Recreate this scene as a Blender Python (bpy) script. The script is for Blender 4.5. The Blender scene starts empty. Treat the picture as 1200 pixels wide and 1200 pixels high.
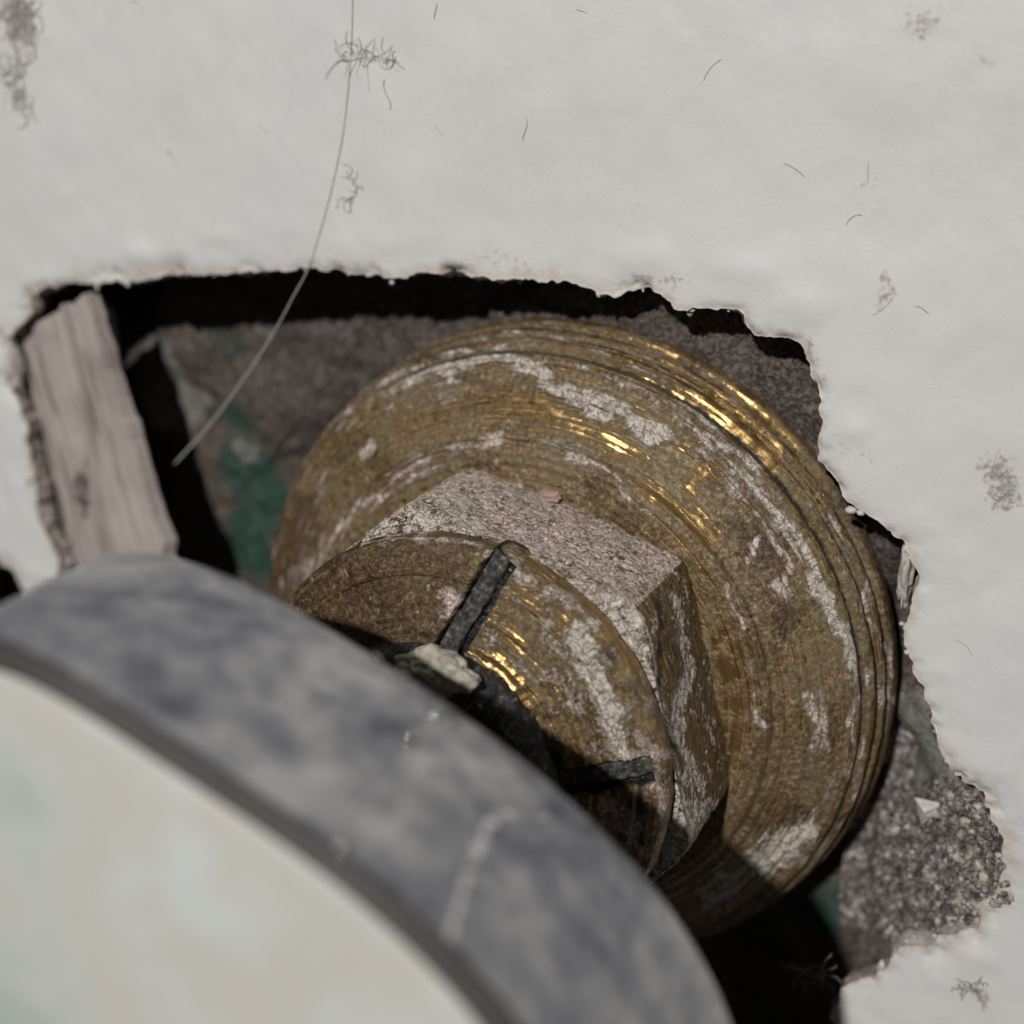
import bpy, math, random
import numpy as np
from mathutils import Vector, Matrix
from mathutils.geometry import delaunay_2d_cdt

random.seed(7)
RNG = np.random.default_rng(7)
MM = 0.001
SC = bpy.context.scene
COL = SC.collection

# ------------------------------------------------------------------ camera
# lengths in millimetres; the fitting's axis is the world Y axis (out of the wall = -Y), the wall lies in XZ
TAN = 0.378
V = np.array([math.sin(math.radians(29.98)) * math.cos(math.radians(38.32)), -math.cos(math.radians(29.98)),
              math.sin(math.radians(29.98)) * math.sin(math.radians(38.32))])
TARGET = np.array([-4.65, 0.0, 9.28])
CAM = TARGET + V * 100.0
DIR = -V
RGT = np.cross(DIR, [0, 0, 1]); RGT /= np.linalg.norm(RGT)
UPV = np.cross(RGT, DIR)
cd = bpy.data.cameras.new("camera")
cam = bpy.data.objects.new("camera", cd); COL.objects.link(cam)
cam.location = CAM * MM
cam.rotation_euler = Matrix((Vector(RGT), Vector(UPV), Vector(-DIR))).transposed().to_euler()
cd.sensor_width = 36.0
cd.lens = 18.0 / TAN
cd.clip_start = 0.002
cd.clip_end = 20.0
cd.dof.use_dof = True
cd.dof.focus_distance = 0.0825
cd.dof.aperture_fstop = 23.0
cd.dof.aperture_blades = 0
SC.camera = cam

# ------------------------------------------------------------------ world, lamp, exposure
W = bpy.data.worlds.new("World"); SC.world = W; W.use_nodes = True
bg = W.node_tree.nodes["Background"]
bg.inputs[0].default_value = (1.0, 1.0, 1.0, 1)
bg.inputs[1].default_value = 0.026
# the phone's own light beside the lens: up and to the left of it
LDIR = V + RGT * -0.34 + UPV * 0.25
LDIR /= np.linalg.norm(LDIR)
ld = bpy.data.lights.new("torch_light", 'POINT')
ld.energy = 12.9
ld.color = (1.0, 0.988, 0.972)
ld.shadow_soft_size = 0.008
lamp = bpy.data.objects.new("torch_light", ld); COL.objects.link(lamp)
lamp.location = (np.array([0, -10.0, 5.0]) + LDIR * 600.0) * MM
SC.view_settings.view_transform = 'Standard'
SC.view_settings.look = 'None'
SC.view_settings.exposure = 0.0
SC.view_settings.gamma = 1.0
SC.cycles.sample_clamp_indirect = 4.0

# ------------------------------------------------------------------ helpers
def at(u, v, y):
    """point of the photograph (1200 px frame) on the plane at depth y"""
    r = DIR + RGT * (u - 600) / 600 * TAN - UPV * (v - 600) / 600 * TAN
    return CAM + r * (y - CAM[1]) / r[1]

def px(P):
    q = P - CAM
    w = np.maximum(q @ DIR, 1.0)
    return np.stack([600 + 600 * (q @ RGT) / w / TAN, 600 - 600 * (q @ UPV) / w / TAN], -1)

def _h(i, j, k, s):
    n = (i.astype(np.int64) * 374761393 + j.astype(np.int64) * 668265263 + k.astype(np.int64) * 2147483647 + s * 974634777)
    n = (n ^ (n >> 13)) * 1274126177
    n = n & 0x7fffffff
    n = (n ^ (n >> 16)) & 0xffff
    return n / 65535.0

def vnoise(P, s=0):
    f = np.floor(P); t = P - f; t = t * t * t * (t * (t * 6 - 15) + 10)
    i, j, k = f[:, 0], f[:, 1], f[:, 2]
    r = 0
    for a in (0, 1):
        for b in (0, 1):
            for c in (0, 1):
                w = (t[:, 0] if a else 1 - t[:, 0]) * (t[:, 1] if b else 1 - t[:, 1]) * (t[:, 2] if c else 1 - t[:, 2])
                r = r + w * _h(i + a, j + b, k + c, s)
    return r

def fbm(P, scale=1.0, octv=4, s=0, gain=0.5):
    r = 0; a = 1.0; tot = 0
    Q = P * scale
    for o in range(octv):
        r = r + a * vnoise(Q + 17.3 * o, s + o * 31); tot += a
        a *= gain; Q = Q * 2.03
    return r / tot * 2 - 1          # about -1..1

def sstep(a, b, x):
    t = np.clip((x - a) / (b - a), 0, 1)
    return t * t * (3 - 2 * t)

def seg_dist(Q, pts):
    d = np.full(len(Q), 1e9)
    pts = np.array(pts, float)
    if len(pts) == 1:
        return np.linalg.norm(Q - pts[0], axis=1)
    for a, b in zip(pts[:-1], pts[1:]):
        ab = b - a
        t = np.clip(((Q - a) @ ab) / (ab @ ab), 0, 1)
        d = np.minimum(d, np.linalg.norm(Q - a - t[:, None] * ab, axis=1))
    return d

_LAST = {}
def strokes(P, items, warp=8.0, ws=0.6):
    """stains with their own shapes: polyline marks of given half width and strength, ragged"""
    if _LAST.get('P') is not P:
        ws = .65
        n = np.stack([fbm(P, ws, 3, 91), fbm(P, ws, 3, 57)], -1)
        n2 = np.stack([fbm(P, ws * .3, 2, 191), fbm(P, ws * .3, 2, 157)], -1)
        _LAST.update(P=P, px=px(P), n=n * 1.6 + n2 * 1.3)
    Q = _LAST['px'] + _LAST['n'] * warp
    m = np.zeros(len(P))
    for pts, wd, st in items:
        m = np.maximum(m, st * sstep(1.9, 0.1, seg_dist(Q, pts) / wd))
    return m

def empty(name, loc, label=None, cat=None, group=None):
    o = bpy.data.objects.new(name, None); COL.objects.link(o)
    o.empty_display_size = 0.005
    o.location = np.array(loc) * MM
    tag(o, label, cat, group)
    return o

def tag(o, label=None, cat=None, group=None, kind=None):
    if label: o["label"] = label
    if cat: o["category"] = cat
    if group: o["group"] = group
    if kind: o["kind"] = kind
    return o

def mk(name, verts, faces, mat, parent=None, attrs=None, smooth=True, origin=None):
    """one mesh object; verts in mm (world), faces an (n,3|4) array or list"""
    verts = np.asarray(verts, float)
    if origin is None:
        origin = np.array(parent.location) / MM if parent is not None else verts.mean(0) * 0
    me = bpy.data.meshes.new(name)
    loc = (verts - origin) * MM
    if isinstance(faces, np.ndarray):
        k = faces.shape[1]
        me.vertices.add(len(loc)); me.vertices.foreach_set("co", loc.astype(np.float32).ravel())
        me.loops.add(faces.size); me.loops.foreach_set("vertex_index", faces.astype(np.int32).ravel())
        me.polygons.add(len(faces))
        me.polygons.foreach_set("loop_start", np.arange(0, faces.size, k, dtype=np.int32))
        me.update(calc_edges=True)
    else:
        me.from_pydata([tuple(v) for v in loc], [], [tuple(f) for f in faces])
    me.validate()
    me.polygons.foreach_set("use_smooth", np.full(len(me.polygons), smooth))
    for k, a in (attrs or {}).items():
        a = np.asarray(a, np.float32)
        if a.ndim == 1:
            me.attributes.new(k, 'FLOAT', 'POINT').data.foreach_set("value", a)
        else:
            me.attributes.new(k, 'FLOAT_VECTOR', 'POINT').data.foreach_set("vector", a.ravel())
    me.materials.append(mat)
    o = bpy.data.objects.new(name, me); COL.objects.link(o)
    if parent is not None:
        o.parent = parent
        if parent.type == 'MESH':
            pass
    else:
        o.location = np.array(origin) * MM
    return o

def sub(o, part):
    """make o a sub-part of part (both already in the same thing's space)"""
    o.parent = part
    return o

def grid_faces(n, m, wrap=False):
    i = np.arange(n if wrap else n - 1)[:, None]; j = np.arange(m - 1)[None, :]
    a = i * m + j; b = ((i + 1) % n) * m + j
    return np.stack([a, a + 1, b + 1, b], -1).reshape(-1, 4)

def resample(pts, n):
    pts = np.array(pts, float)
    d = np.r_[0, np.cumsum(np.linalg.norm(np.diff(pts, axis=0), axis=1))]
    t = np.linspace(0, d[-1], n)
    return np.stack([np.interp(t, d, pts[:, k]) for k in range(pts.shape[1])], -1)

def smooth_line(pts, n, it=2):
    """Chaikin corner cutting, then an even resampling"""
    p = np.array(pts, float)
    for _ in range(it):
        q = [p[0]]
        for a, b in zip(p[:-1], p[1:]):
            q += [a * .75 + b * .25, a * .25 + b * .75]
        q.append(p[-1]); p = np.array(q)
    return resample(p, n)

def lathe(profile, nt, npf, rfun=None, c=(0, 0), it=1, corner=True):
    """surface of revolution about the Y axis: returns verts, faces, normals, lv (turning coordinates)"""
    pf = smooth_line(profile, npf, it) if it else resample(profile, npf)
    th = np.linspace(0, 2 * math.pi, nt, endpoint=False) - math.radians(135)
    r = pf[:, 0][None, :].repeat(nt, 0); y = pf[:, 1][None, :].repeat(nt, 0)
    T = th[:, None].repeat(npf, 1)
    if rfun is not None:
        r = rfun(T, r, y)
    s = np.r_[0, np.cumsum(np.linalg.norm(np.diff(pf, axis=0), axis=1))]
    S = s[None, :].repeat(nt, 0)
    P = np.stack([c[0] + r * np.cos(T), y, c[1] + r * np.sin(T)], -1)
    du = np.gradient(np.concatenate([P[-1:], P, P[:1]], 0), axis=0)[1:-1]
    dv = np.gradient(P, axis=1)
    N = np.cross(dv, du); N /= np.maximum(np.linalg.norm(N, axis=-1, keepdims=True), 1e-9)
    lv = np.stack([T * 20, S, np.zeros_like(S)], -1)
    return P.reshape(-1, 3), grid_faces(nt, npf, True)[:, ::-1], N.reshape(-1, 3), lv.reshape(-1, 3)

def tube(pts, r, n=6, taper=None):
    pts = np.array(pts, float); m = len(pts)
    t = np.gradient(pts, axis=0); t /= np.linalg.norm(t, axis=1, keepdims=True)
    up = np.array([0.13, -0.98, 0.11])
    a = np.cross(t, up); a /= np.linalg.norm(a, axis=1, keepdims=True); b = np.cross(t, a)
    rr = np.full(m, r) if taper is None else r * np.array(taper)
    ang = np.linspace(0, 2 * math.pi, n, endpoint=False)
    P = pts[:, None] + rr[:, None, None] * (np.cos(ang)[None, :, None] * a[:, None] + np.sin(ang)[None, :, None] * b[:, None])
    F = []
    for i in range(m - 1):
        for j in range(n):
            F.append((i * n + j, i * n + (j + 1) % n, (i + 1) * n + (j + 1) % n, (i + 1) * n + j))
    return P.reshape(-1, 3), np.array(F)

def join(parts):
    Vs, Fs, o = [], [], 0
    for v, f in parts:
        Vs.append(v); Fs.append(np.asarray(f) + o); o += len(v)
    return np.concatenate(Vs), np.concatenate(Fs)

def ico(sub_=2):
    import bmesh
    bm = bmesh.new(); bmesh.ops.create_icosphere(bm, subdivisions=sub_, radius=1.0)
    v = np.array([x.co[:] for x in bm.verts]); f = np.array([[w.index for w in p.verts] for p in bm.faces]); bm.free()
    return v, f

def lump(c, size, sub_=3, rough=0.35, seed=0, sc=1.2):
    v, f = ico(sub_)
    d = 1 + rough * fbm(v + seed * 3.7, sc, 3, seed)
    return np.array(c) + v * d[:, None] * np.array(size), f

# ------------------------------------------------------------------ materials
class Mat:
    def __init__(s, name):
        s.m = bpy.data.materials.new(name); s.m.use_nodes = True
        s.t = s.m.node_tree; s.b = s.t.nodes["Principled BSDF"]
        s.c = s.vm('SCALE', s.n('ShaderNodeTexCoord').outputs['Object'], 1000.0)   # millimetres
    def n(s, ty, **kw):
        o = s.t.nodes.new(ty)
        for k, v in kw.items(): setattr(o, k, v)
        return o
    def put(s, sock, v):
        if isinstance(v, bpy.types.NodeSocket): s.t.links.new(v, sock)
        elif v is not None:
            if hasattr(sock.default_value, '__len__') and not hasattr(v, '__len__'): v = (v,) * len(sock.default_value)
            if hasattr(v, '__len__') and len(v) == 3 and len(sock.default_value) == 4: v = (*v, 1)
            sock.default_value = v
    def vm(s, op, a, b):
        o = s.n('ShaderNodeVectorMath', operation=op); s.put(o.inputs[0], a)
        s.put(o.inputs['Scale'] if op == 'SCALE' else o.inputs[1], b)
        return o.outputs[0]
    def ma(s, op, a, b=None, c=None, clamp=False):
        o = s.n('ShaderNodeMath', operation=op, use_clamp=clamp)
        for i, x in enumerate((a, b, c)):
            if x is not None: s.put(o.inputs[i], x)
        return o.outputs[0]
    def noise(s, sc, det=4, co=None, rough=0.55, dist=0.0):
        o = s.n('ShaderNodeTexNoise'); s.put(o.inputs['Vector'], co or s.c)
        o.inputs['Scale'].default_value = sc; o.inputs['Detail'].default_value = det
        o.inputs['Roughness'].default_value = rough; o.inputs['Distortion'].default_value = dist
        return o.outputs[0]
    def vor(s, sc, feat='DISTANCE_TO_EDGE', co=None, rnd=1.0):
        o = s.n('ShaderNodeTexVoronoi', feature=feat); s.put(o.inputs['Vector'], co or s.c)
        o.inputs['Scale'].default_value = sc; o.inputs['Randomness'].default_value = rnd
        return o.outputs['Distance']
    def worm(s, sc, wid=.05, dist=.5, det=2):
        return s.ss(0.0, wid, s.ma('ABSOLUTE', s.ma('SUBTRACT', s.noise(sc, det, dist=dist), .5)))
    def attr(s, name, vec=False):
        o = s.n('ShaderNodeAttribute', attribute_name=name)
        return o.outputs['Vector'] if vec else o.outputs['Fac']
    def ss(s, a, b, x):
        o = s.n('ShaderNodeMapRange', interpolation_type='SMOOTHSTEP')
        s.put(o.inputs[0], x); o.inputs[1].default_value = a; o.inputs[2].default_value = b
        return o.outputs[0]
    def lin(s, a, b, x, c=0.0, d=1.0):
        o = s.n('ShaderNodeMapRange')
        s.put(o.inputs[0], x)
        for i, v in enumerate((a, b, c, d)): o.inputs[i + 1].default_value = v
        return o.outputs[0]
    def mix(s, f, a, b):
        o = s.n('ShaderNodeMix', data_type='RGBA'); s.put(o.inputs[0], f)
        s.put(o.inputs[6], a); s.put(o.inputs[7], b); return o.outputs[2]
    def mul(s, f, a, b):
        o = s.n('ShaderNodeMix', data_type='RGBA', blend_type='MULTIPLY'); s.put(o.inputs[0], f)
        s.put(o.inputs[6], a); s.put(o.inputs[7], b); return o.outputs[2]
    def fm(s, f, a, b):
        o = s.n('ShaderNodeMix', data_type='FLOAT'); s.put(o.inputs[0], f)
        s.put(o.inputs[2], a); s.put(o.inputs[3], b); return o.outputs[0]
    def ramp(s, f, stops):
        o = s.n('ShaderNodeValToRGB'); s.put(o.inputs[0], f)
        e = o.color_ramp.elements
        while len(e) < len(stops): e.new(0.5)
        for x, (p, c) in zip(e, stops): x.position = p; x.color = (*c, 1) if len(c) == 3 else c
        return o.outputs[0]
    def bump(s, h, dist, strength=1.0, prev=None):
        o = s.n('ShaderNodeBump'); s.put(o.inputs['Height'], h)
        o.inputs['Distance'].default_value = dist * MM; o.inputs['Strength'].default_value = strength
        if prev is not None: s.t.links.new(prev, o.inputs['Normal'])
        return o.outputs[0]
    def set(s, **kw):
        for k, v in kw.items(): s.put(s.b.inputs[k.replace('_', ' ')], v)
        return s.m

def mat_brass(name, crustcol=None, metal_gain=1.0):
    m = Mat(name)
    lv = m.attr('lv', True)
    st1 = m.noise(1.0, 3, m.vm('MULTIPLY', lv, (0.035, 3.2, 1)))
    st2 = m.noise(1.0, 4, m.vm('MULTIPLY', lv, (0.05, 8.0, 1)))
    n1 = m.noise(0.22, 6); n2 = m.noise(0.95, 8, rough=0.65); n3 = m.noise(3.2, 6, rough=0.7)
    crk = m.ma('MULTIPLY', m.worm(1.5, .05, .8), m.lin(0, 1, m.worm(3.0, .06, .5), .5, 1.0))
    tarn = m.ss(0.30, 0.72, m.ma('ADD', m.attr('tarn'), m.ma('ADD', m.lin(0.25, 0.75, n2, -.35, .35), m.lin(0.3, 0.7, st1, -.32, .32))))
    crust = m.ss(0.44, 0.60, m.ma('ADD', m.attr('crust'), m.ma('ADD', m.lin(0.3, 0.7, n2, -.48, .48), m.lin(0.3, 0.7, n3, -.34, .34))))
    film = m.ss(0.42, 0.80, m.ma('ADD', m.attr('crust'), m.ma('ADD', m.lin(0.3, 0.7, m.noise(1.0, 6, m.vm('MULTIPLY', lv, (0.28, 2.2, 1)), rough=.62, dist=.4), -.42, .42), m.lin(0.3, 0.7, n2, -.18, .18))))
    crust = m.fm(m.attr('film'), crust, film)
    whit = m.ss(0.35, 0.7, m.ma('ADD', m.attr('white'), m.lin(0.3, 0.7, n2, -.25, .25)))
    metal = m.ramp(st2, [(0.25, (.10, .058, .024)), (0.43, (.24, .148, .056)), (0.60, (.42, .28, .115)), (0.8, (.20, .115, .045))])
    tcol = m.ramp(n3, [(0.30, (.020, .013, .007)), (0.41, (.105, .069, .032)), (0.54, (.215, .152, .080)), (0.66, (.47, .37, .25))])
    tcol = m.mix(m.ma('MULTIPLY', m.ss(0.45, 0.65, n1), 0.55), tcol, (.215, .165, .092))
    tcol = m.mul(m.ma('MULTIPLY', m.ss(.52, .36, n1), .75), tcol, (.42, .34, .27))
    tcol = m.mul(m.ss(.72, .98, m.attr('tarn')), tcol, (.60, .50, .40))
    pink = m.ramp(n3, [(0.28, (.14, .095, .07)), (0.41, (.50, .395, .335)), (0.55, (.71, .585, .505)), (0.70, (.84, .75, .68))])
    pink = m.mix(m.ma('MULTIPLY', m.ss(0.5, 0.65, n1), 0.45), pink, (.52, .45, .405))
    wht = m.ramp(n3, [(0.25, (.38, .32, .255)), (0.45, (.58, .52, .44)), (0.7, (.74, .69, .61))])
    cc = m.mix(whit, pink, wht)
    cc = m.mul(m.lin(0, 1, m.ma('SUBTRACT', 1.0, crk), 0, 1), cc, (.34, .27, .22))
    tk = m.mul(m.ma('MULTIPLY', m.ma('SUBTRACT', 1.0, crk), m.lin(0, 1, m.attr('film'), 1.0, .35)), tcol, (.28, .23, .19))
    col = m.mix(tarn, metal, tk)
    col = m.mix(crust, col, cc)
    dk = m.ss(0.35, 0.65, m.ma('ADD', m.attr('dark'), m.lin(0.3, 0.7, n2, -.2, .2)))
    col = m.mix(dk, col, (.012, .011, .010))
    nc = m.ma('SUBTRACT', 1.0, crust)
    metl = m.ma('MULTIPLY', m.ma('MULTIPLY', nc, m.lin(0, 1, tarn, .80, 0.25)), m.ma('SUBTRACT', 1.0, dk))
    rgh = m.fm(crust, m.fm(tarn, m.lin(0.3, 0.7, n2, .20, .33), .46), .88)
    rg_ = m.ma('MAXIMUM', crust, m.ma('MULTIPLY', tarn, .55))
    h = m.ma('MULTIPLY', m.ma('MULTIPLY', st2, nc), .026)
    h = m.ma('MULTIPLY_ADD', m.ma('MULTIPLY', n3, m.lin(0, 1, rg_, .12, 1)), .10, m.ma('MULTIPLY_ADD', m.ma('MULTIPLY', n2, m.lin(0, 1, rg_, .3, 1)), .18, h))
    h = m.ma('MULTIPLY_ADD', m.ma('MULTIPLY', crk, m.ma('MAXIMUM', crust, m.ma('MULTIPLY', tarn, m.lin(0, 1, m.attr('film'), .6, .25)))), .07, h)
    h = m.ma('MULTIPLY_ADD', crust, .09, h)
    b = m.bump(h, 1.0, 0.9)
    return m.set(Base_Color=col, Metallic=metl, Roughness=rgh, Normal=b)

def mat_wall():
    m = Mat("painted_plaster")
    n1 = m.noise(0.045, 4); n2 = m.noise(0.35, 5); n3 = m.noise(2.6, 5); nf = m.noise(9, 3)
    base = m.ramp(n1, [(0.3, (.600, .583, .562)), (0.5, (.635, .622, .605)), (0.7, (.605, .596, .583))])
    base = m.mix(m.ma('MULTIPLY', m.ss(.55, .75, n2), .25), base, (.555, .53, .50))
    # small specks of dirt stuck in the paint, sparse
    cell = m.n('ShaderNodeTexVoronoi', feature='F1'); m.put(cell.inputs['Vector'], m.vm('ADD', m.c, m.vm('SCALE', m.noise(1.5, 3), .8)))
    cell.inputs['Scale'].default_value = 0.33
    rnd = m.n('ShaderNodeSeparateColor'); m.t.links.new(cell.outputs['Color'], rnd.inputs[0])
    size = m.lin(0.62, 1.0, rnd.outputs[0], 0.0, 0.085)
    speck = m.ss(0.0, 0.035, m.ma('SUBTRACT', size, cell.outputs['Distance']))
    base = m.mix(m.ma('MULTIPLY', speck, .55), base, (.17, .14, .115))
    stain = m.ss(.30, .75, m.ma('ADD', m.attr('stain'), m.lin(.3, .7, n3, -.28, .28)))
    base = m.mix(m.ma('MULTIPLY', stain, m.lin(.3, .7, n3, .35, .8)), base, (.20, .155, .115))
    tan = m.ss(.25, .9, m.ma('ADD', m.attr('edge'), m.lin(.3, .7, n2, -.3, .3)))
    base = m.mix(m.ma('MULTIPLY', tan, .55), base, (.47, .40, .335))
    raw = m.ss(.4, .6, m.ma('ADD', m.attr('raw'), m.lin(.3, .7, n3, -.25, .25)))
    base = m.mix(raw, base, m.ramp(n3, [(.3, (.22, .17, .14)), (.5, (.46, .40, .36)), (.7, (.60, .56, .52))]))
    h = m.ma('MULTIPLY_ADD', n1, .7, m.ma('MULTIPLY', n2, .13))
    h = m.ma('MULTIPLY_ADD', m.ma('MULTIPLY', n3, m.lin(0, 1, m.attr('edge'), .12, 1)), .11, m.ma('MULTIPLY_ADD', nf, .011, h))
    b = m.bump(h, 1.0, 0.9)
    return m.set(Base_Color=base, Roughness=m.lin(.3, .7, n2, .42, .6), Normal=b, Specular_IOR_Level=0.35)

def mat_masonry():
    m = Mat("old_masonry")
    n1 = m.noise(0.16, 5); n2 = m.noise(0.8, 7, rough=.65); n3 = m.noise(2.8, 6, rough=.7)
    w = m.worm(1.1, .07, .8)
    mort = m.ramp(n3, [(.28, (.028, .023, .020)), (.45, (.105, .083, .070)), (.6, (.19, .155, .132)), (.78, (.38, .325, .285))])
    mort = m.mul(m.ma('SUBTRACT', 1.0, w), mort, (.45, .41, .39))
    gcol = m.ramp(n2, [(.3, (.012, .038, .026)), (.5, (.022, .075, .050)), (.7, (.08, .13, .10))])
    gf = m.ss(.25, .85, m.ma('ADD', m.attr('green'), m.lin(.3, .7, n2, -.28, .28)))
    col = m.mix(gf, mort, gcol)
    gy = m.ss(.38, .62, m.ma('ADD', m.attr('grey'), m.lin(.3, .7, n2, -.25, .25)))
    col = m.mix(gy, col, m.ramp(n2, [(.3, (.12, .108, .095)), (.5, (.225, .215, .185)), (.7, (.36, .34, .30))]))
    b = m.bump(m.ma('MULTIPLY_ADD', n2, .5, m.ma('MULTIPLY_ADD', w, .10, m.ma('MULTIPLY', n3, .28))), 1.0, 1.0)
    return m.set(Base_Color=col, Roughness=.9, Normal=b)

def mat_gravel():
    m = Mat("coarse_mortar")
    n1 = m.noise(.5, 4); n3 = m.noise(3.0, 6, rough=.7)
    col = m.ramp(m.noise(1.1, 4), [(.3, (.10, .08, .072)), (.45, (.28, .235, .21)), (.56, (.46, .40, .365)), (.68, (.8, .76, .71))])
    col = m.mul(.8, col, m.ramp(n3, [(.3, (.45, .42, .4)), (.6, (1, 1, 1))]))
    wv_ = m.worm(1.3, .07, .9)
    col = m.mul(m.ma('SUBTRACT', 1.0, wv_), col, (.3, .27, .26))
    b = m.bump(m.ma('MULTIPLY_ADD', wv_, .15, m.ma('MULTIPLY', n3, .25)), 1.0, 1.0)
    return m.set(Base_Color=col, Roughness=.92, Normal=b)

def mat_wood():
    m = Mat("weathered_wood")
    g = m.attr('lv', True)
    a = m.noise(1, 5, m.vm('MULTIPLY', g, (2.6, .10, 1)), rough=.6, dist=.3); f = m.noise(1, 4, m.vm('MULTIPLY', g, (8, .22, 1)))
    n = m.noise(.35, 5)
    col = m.ramp(a, [(.25, (.20, .158, .14)), (.45, (.35, .298, .272)), (.6, (.435, .38, .35)), (.8, (.56, .50, .46))])
    col = m.mix(m.ma('MULTIPLY', m.ss(.5, .7, n), .5), col, (.33, .26, .232))
    st = m.ss(.35, .8, m.ma('ADD', m.attr('stain'), m.lin(.3, .7, m.noise(1.2, 5), -.3, .3)))
    col = m.mix(st, col, (.075, .055, .045))
    b = m.bump(m.ma('MULTIPLY_ADD', a, .34, m.ma('MULTIPLY_ADD', f, .09, m.ma('MULTIPLY', m.noise(3, 5), .08))), 1.0, 1.0)
    return m.set(Base_Color=col, Roughness=.85, Normal=b)

def mat_plate_rim():
    m = Mat("dull_chrome")
    n1 = m.noise(.16, 4, rough=.5); n2 = m.noise(.55, 6, rough=.6); n3 = m.noise(2.6, 4)
    lv = m.attr('lv', True)
    br = m.noise(1, 3, m.vm('MULTIPLY', lv, (2.4, .45, 1)))
    col = m.ramp(m.ma('ADD', m.ma('MULTIPLY', n1, .55), m.ma('MULTIPLY', n2, .45)),
                 [(.38, (.125, .13, .15)), (.46, (.28, .285, .31)), (.53, (.42, .42, .43)), (.62, (.64, .63, .62))])
    col = m.mul(.55, col, m.ramp(br, [(.3, (.6, .6, .62)), (.7, (1, 1, 1))]))
    wh = m.ss(.45, .7, m.ma('ADD', m.attr('white'), m.lin(.35, .65, n3, -.62, .5)))
    col = m.mix(wh, col, (.74, .72, .69))
    b = m.bump(m.ma('MULTIPLY_ADD', br, .02, m.ma('MULTIPLY', wh, .05)), 1.0, 1.0)
    return m.set(Base_Color=col, Metallic=m.fm(wh, .62, 0.0), Roughness=m.fm(wh, m.lin(.3, .7, n2, .42, .62), .6), Normal=b)

def mat_simple(name, stops, sc=1.0, rough=.7, metal=0.0, bump=.1, det=5, spec=.5, bsc=None):
    m = Mat(name)
    n = m.noise(sc, det, rough=.6)
    b = m.bump(m.noise(bsc or sc * 2, 5), bump, .7)
    return m.set(Base_Color=m.ramp(n, stops), Roughness=rough, Metallic=metal, Normal=b, Specular_IOR_Level=spec)

M_BRASS = mat_brass("tarnished_brass")
M_WALL = mat_wall()
M_MAS = mat_masonry()
M_GRAV = mat_gravel()
M_WOOD = mat_wood()
M_RIM = mat_plate_rim()
M_CHROME = mat_simple("polished_chrome", [(.3, (.42, .40, .39)), (.7, (.60, .59, .58))], .4, .06, 1.0, .003)
M_FACE = mat_simple("pale_reflection", [(.34, (.42, .475, .425)), (.46, (.535, .55, .51)), (.56, (.545, .525, .465)), (.68, (.575, .60, .57))], .085, .35, 0, .05, 3)  # chrome front: the pale surroundings it would mirror are put into its colour
M_EDGE_DARK = mat_simple("dark_edge_reflection", [(.3, (.035, .030, .028)), (.7, (.06, .052, .048))], .3, .6, 0, .05)  # dark reflection on the rounded chrome edge, put into the colour
M_RUB = mat_simple("black_rubber", [(.3, (.006, .006, .007)), (.52, (.020, .020, .022)), (.62, (.07, .066, .062)), (.72, (.40, .38, .35))], 2.2, .5, 0, .35, 6)
M_SLOT = mat_simple("black_grime", [(.3, (.008, .008, .009)), (.48, (.045, .041, .038)), (.6, (.13, .115, .10)), (.72, (.34, .30, .26))], 2.8, .7, 0, .4, 6)
M_CHIP = mat_simple("plaster_white", [(.3, (.42, .39, .35)), (.6, (.68, .66, .63))], 1.2, .85, 0, .25)
M_CRUMB = mat_simple("beige_crumb", [(.3, (.20, .17, .135)), (.5, (.42, .38, .31)), (.7, (.55, .51, .44))], 1.4, .85, 0, .35)
M_COPPER = mat_simple("reddish_crumb", [(.3, (.24, .15, .115)), (.7, (.46, .33, .27))], 1.4, .6, 0, .2)
M_BRIST = mat_simple("pale_bristle", [(.3, (.40, .38, .33)), (.7, (.55, .53, .47))], 2, .4, 0, .02)
M_LINT = mat_simple("grey_lint", [(.3, (.17, .155, .135)), (.7, (.30, .275, .245))], 2, .8, 0, .02)
M_LINT2 = mat_simple("pale_lint", [(.3, (.34, .315, .28)), (.7, (.46, .43, .39))], 2, .8, 0, .02)

# ================================================================== the wall with its broken hole
WY = -5.0
HOLE = [(0, 397), (16, 388), (26, 372), (30, 348), (52, 338), (75, 335), (120, 333), (165, 328), (230, 322), (300, 320), (355, 316), (400, 322),
        (450, 325), (500, 320), (545, 322), (590, 325), (630, 328), (665, 332), (700, 345), (718, 350), (735, 343), (760, 342), (780, 352),
        (790, 360), (840, 362), (862, 362), (872, 380), (885, 393), (925, 396), (938, 405), (945, 430), (955, 460), (962, 500), (960, 540),
        (975, 565), (990, 590), (1030, 612), (1060, 640), (1077, 682), (1070, 715), (1057, 757), (1066, 778), (1090, 830), (1105, 880),
        (1116, 915), (1150, 935), (1174, 985), (1180, 1020), (1166, 1052), (1148, 1062), (1144, 1088), (1100, 1096), (1086, 1114), (1060, 1113),
        (1020, 1145), (986, 1160), (975, 1185), (980, 1230), (930, 1330), (700, 1420), (400, 1380), (120, 1150), (-60, 900), (-110, 760),
        (-70, 690), (-20, 655), (12, 668), (26, 712), (70, 680), (62, 640), (42, 600), (36, 545), (30, 500), (14, 455)]
hw = np.array([at(u, v, WY)[[0, 2]] for u, v in HOLE + HOLE[:1]])
NO = 1500
ol = resample(hw, NO + 1)[:-1]
p3 = np.stack([ol[:, 0], np.zeros(NO), ol[:, 1]], -1)
tng = np.roll(ol, -1, 0) - np.roll(ol, 1, 0); tng /= np.linalg.norm(tng, axis=1, keepdims=True)
nrm = np.stack([-tng[:, 1], tng[:, 0]], -1)           # hole runs clockwise in the picture: this points into the plaster
cen = ol.mean(0)
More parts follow.
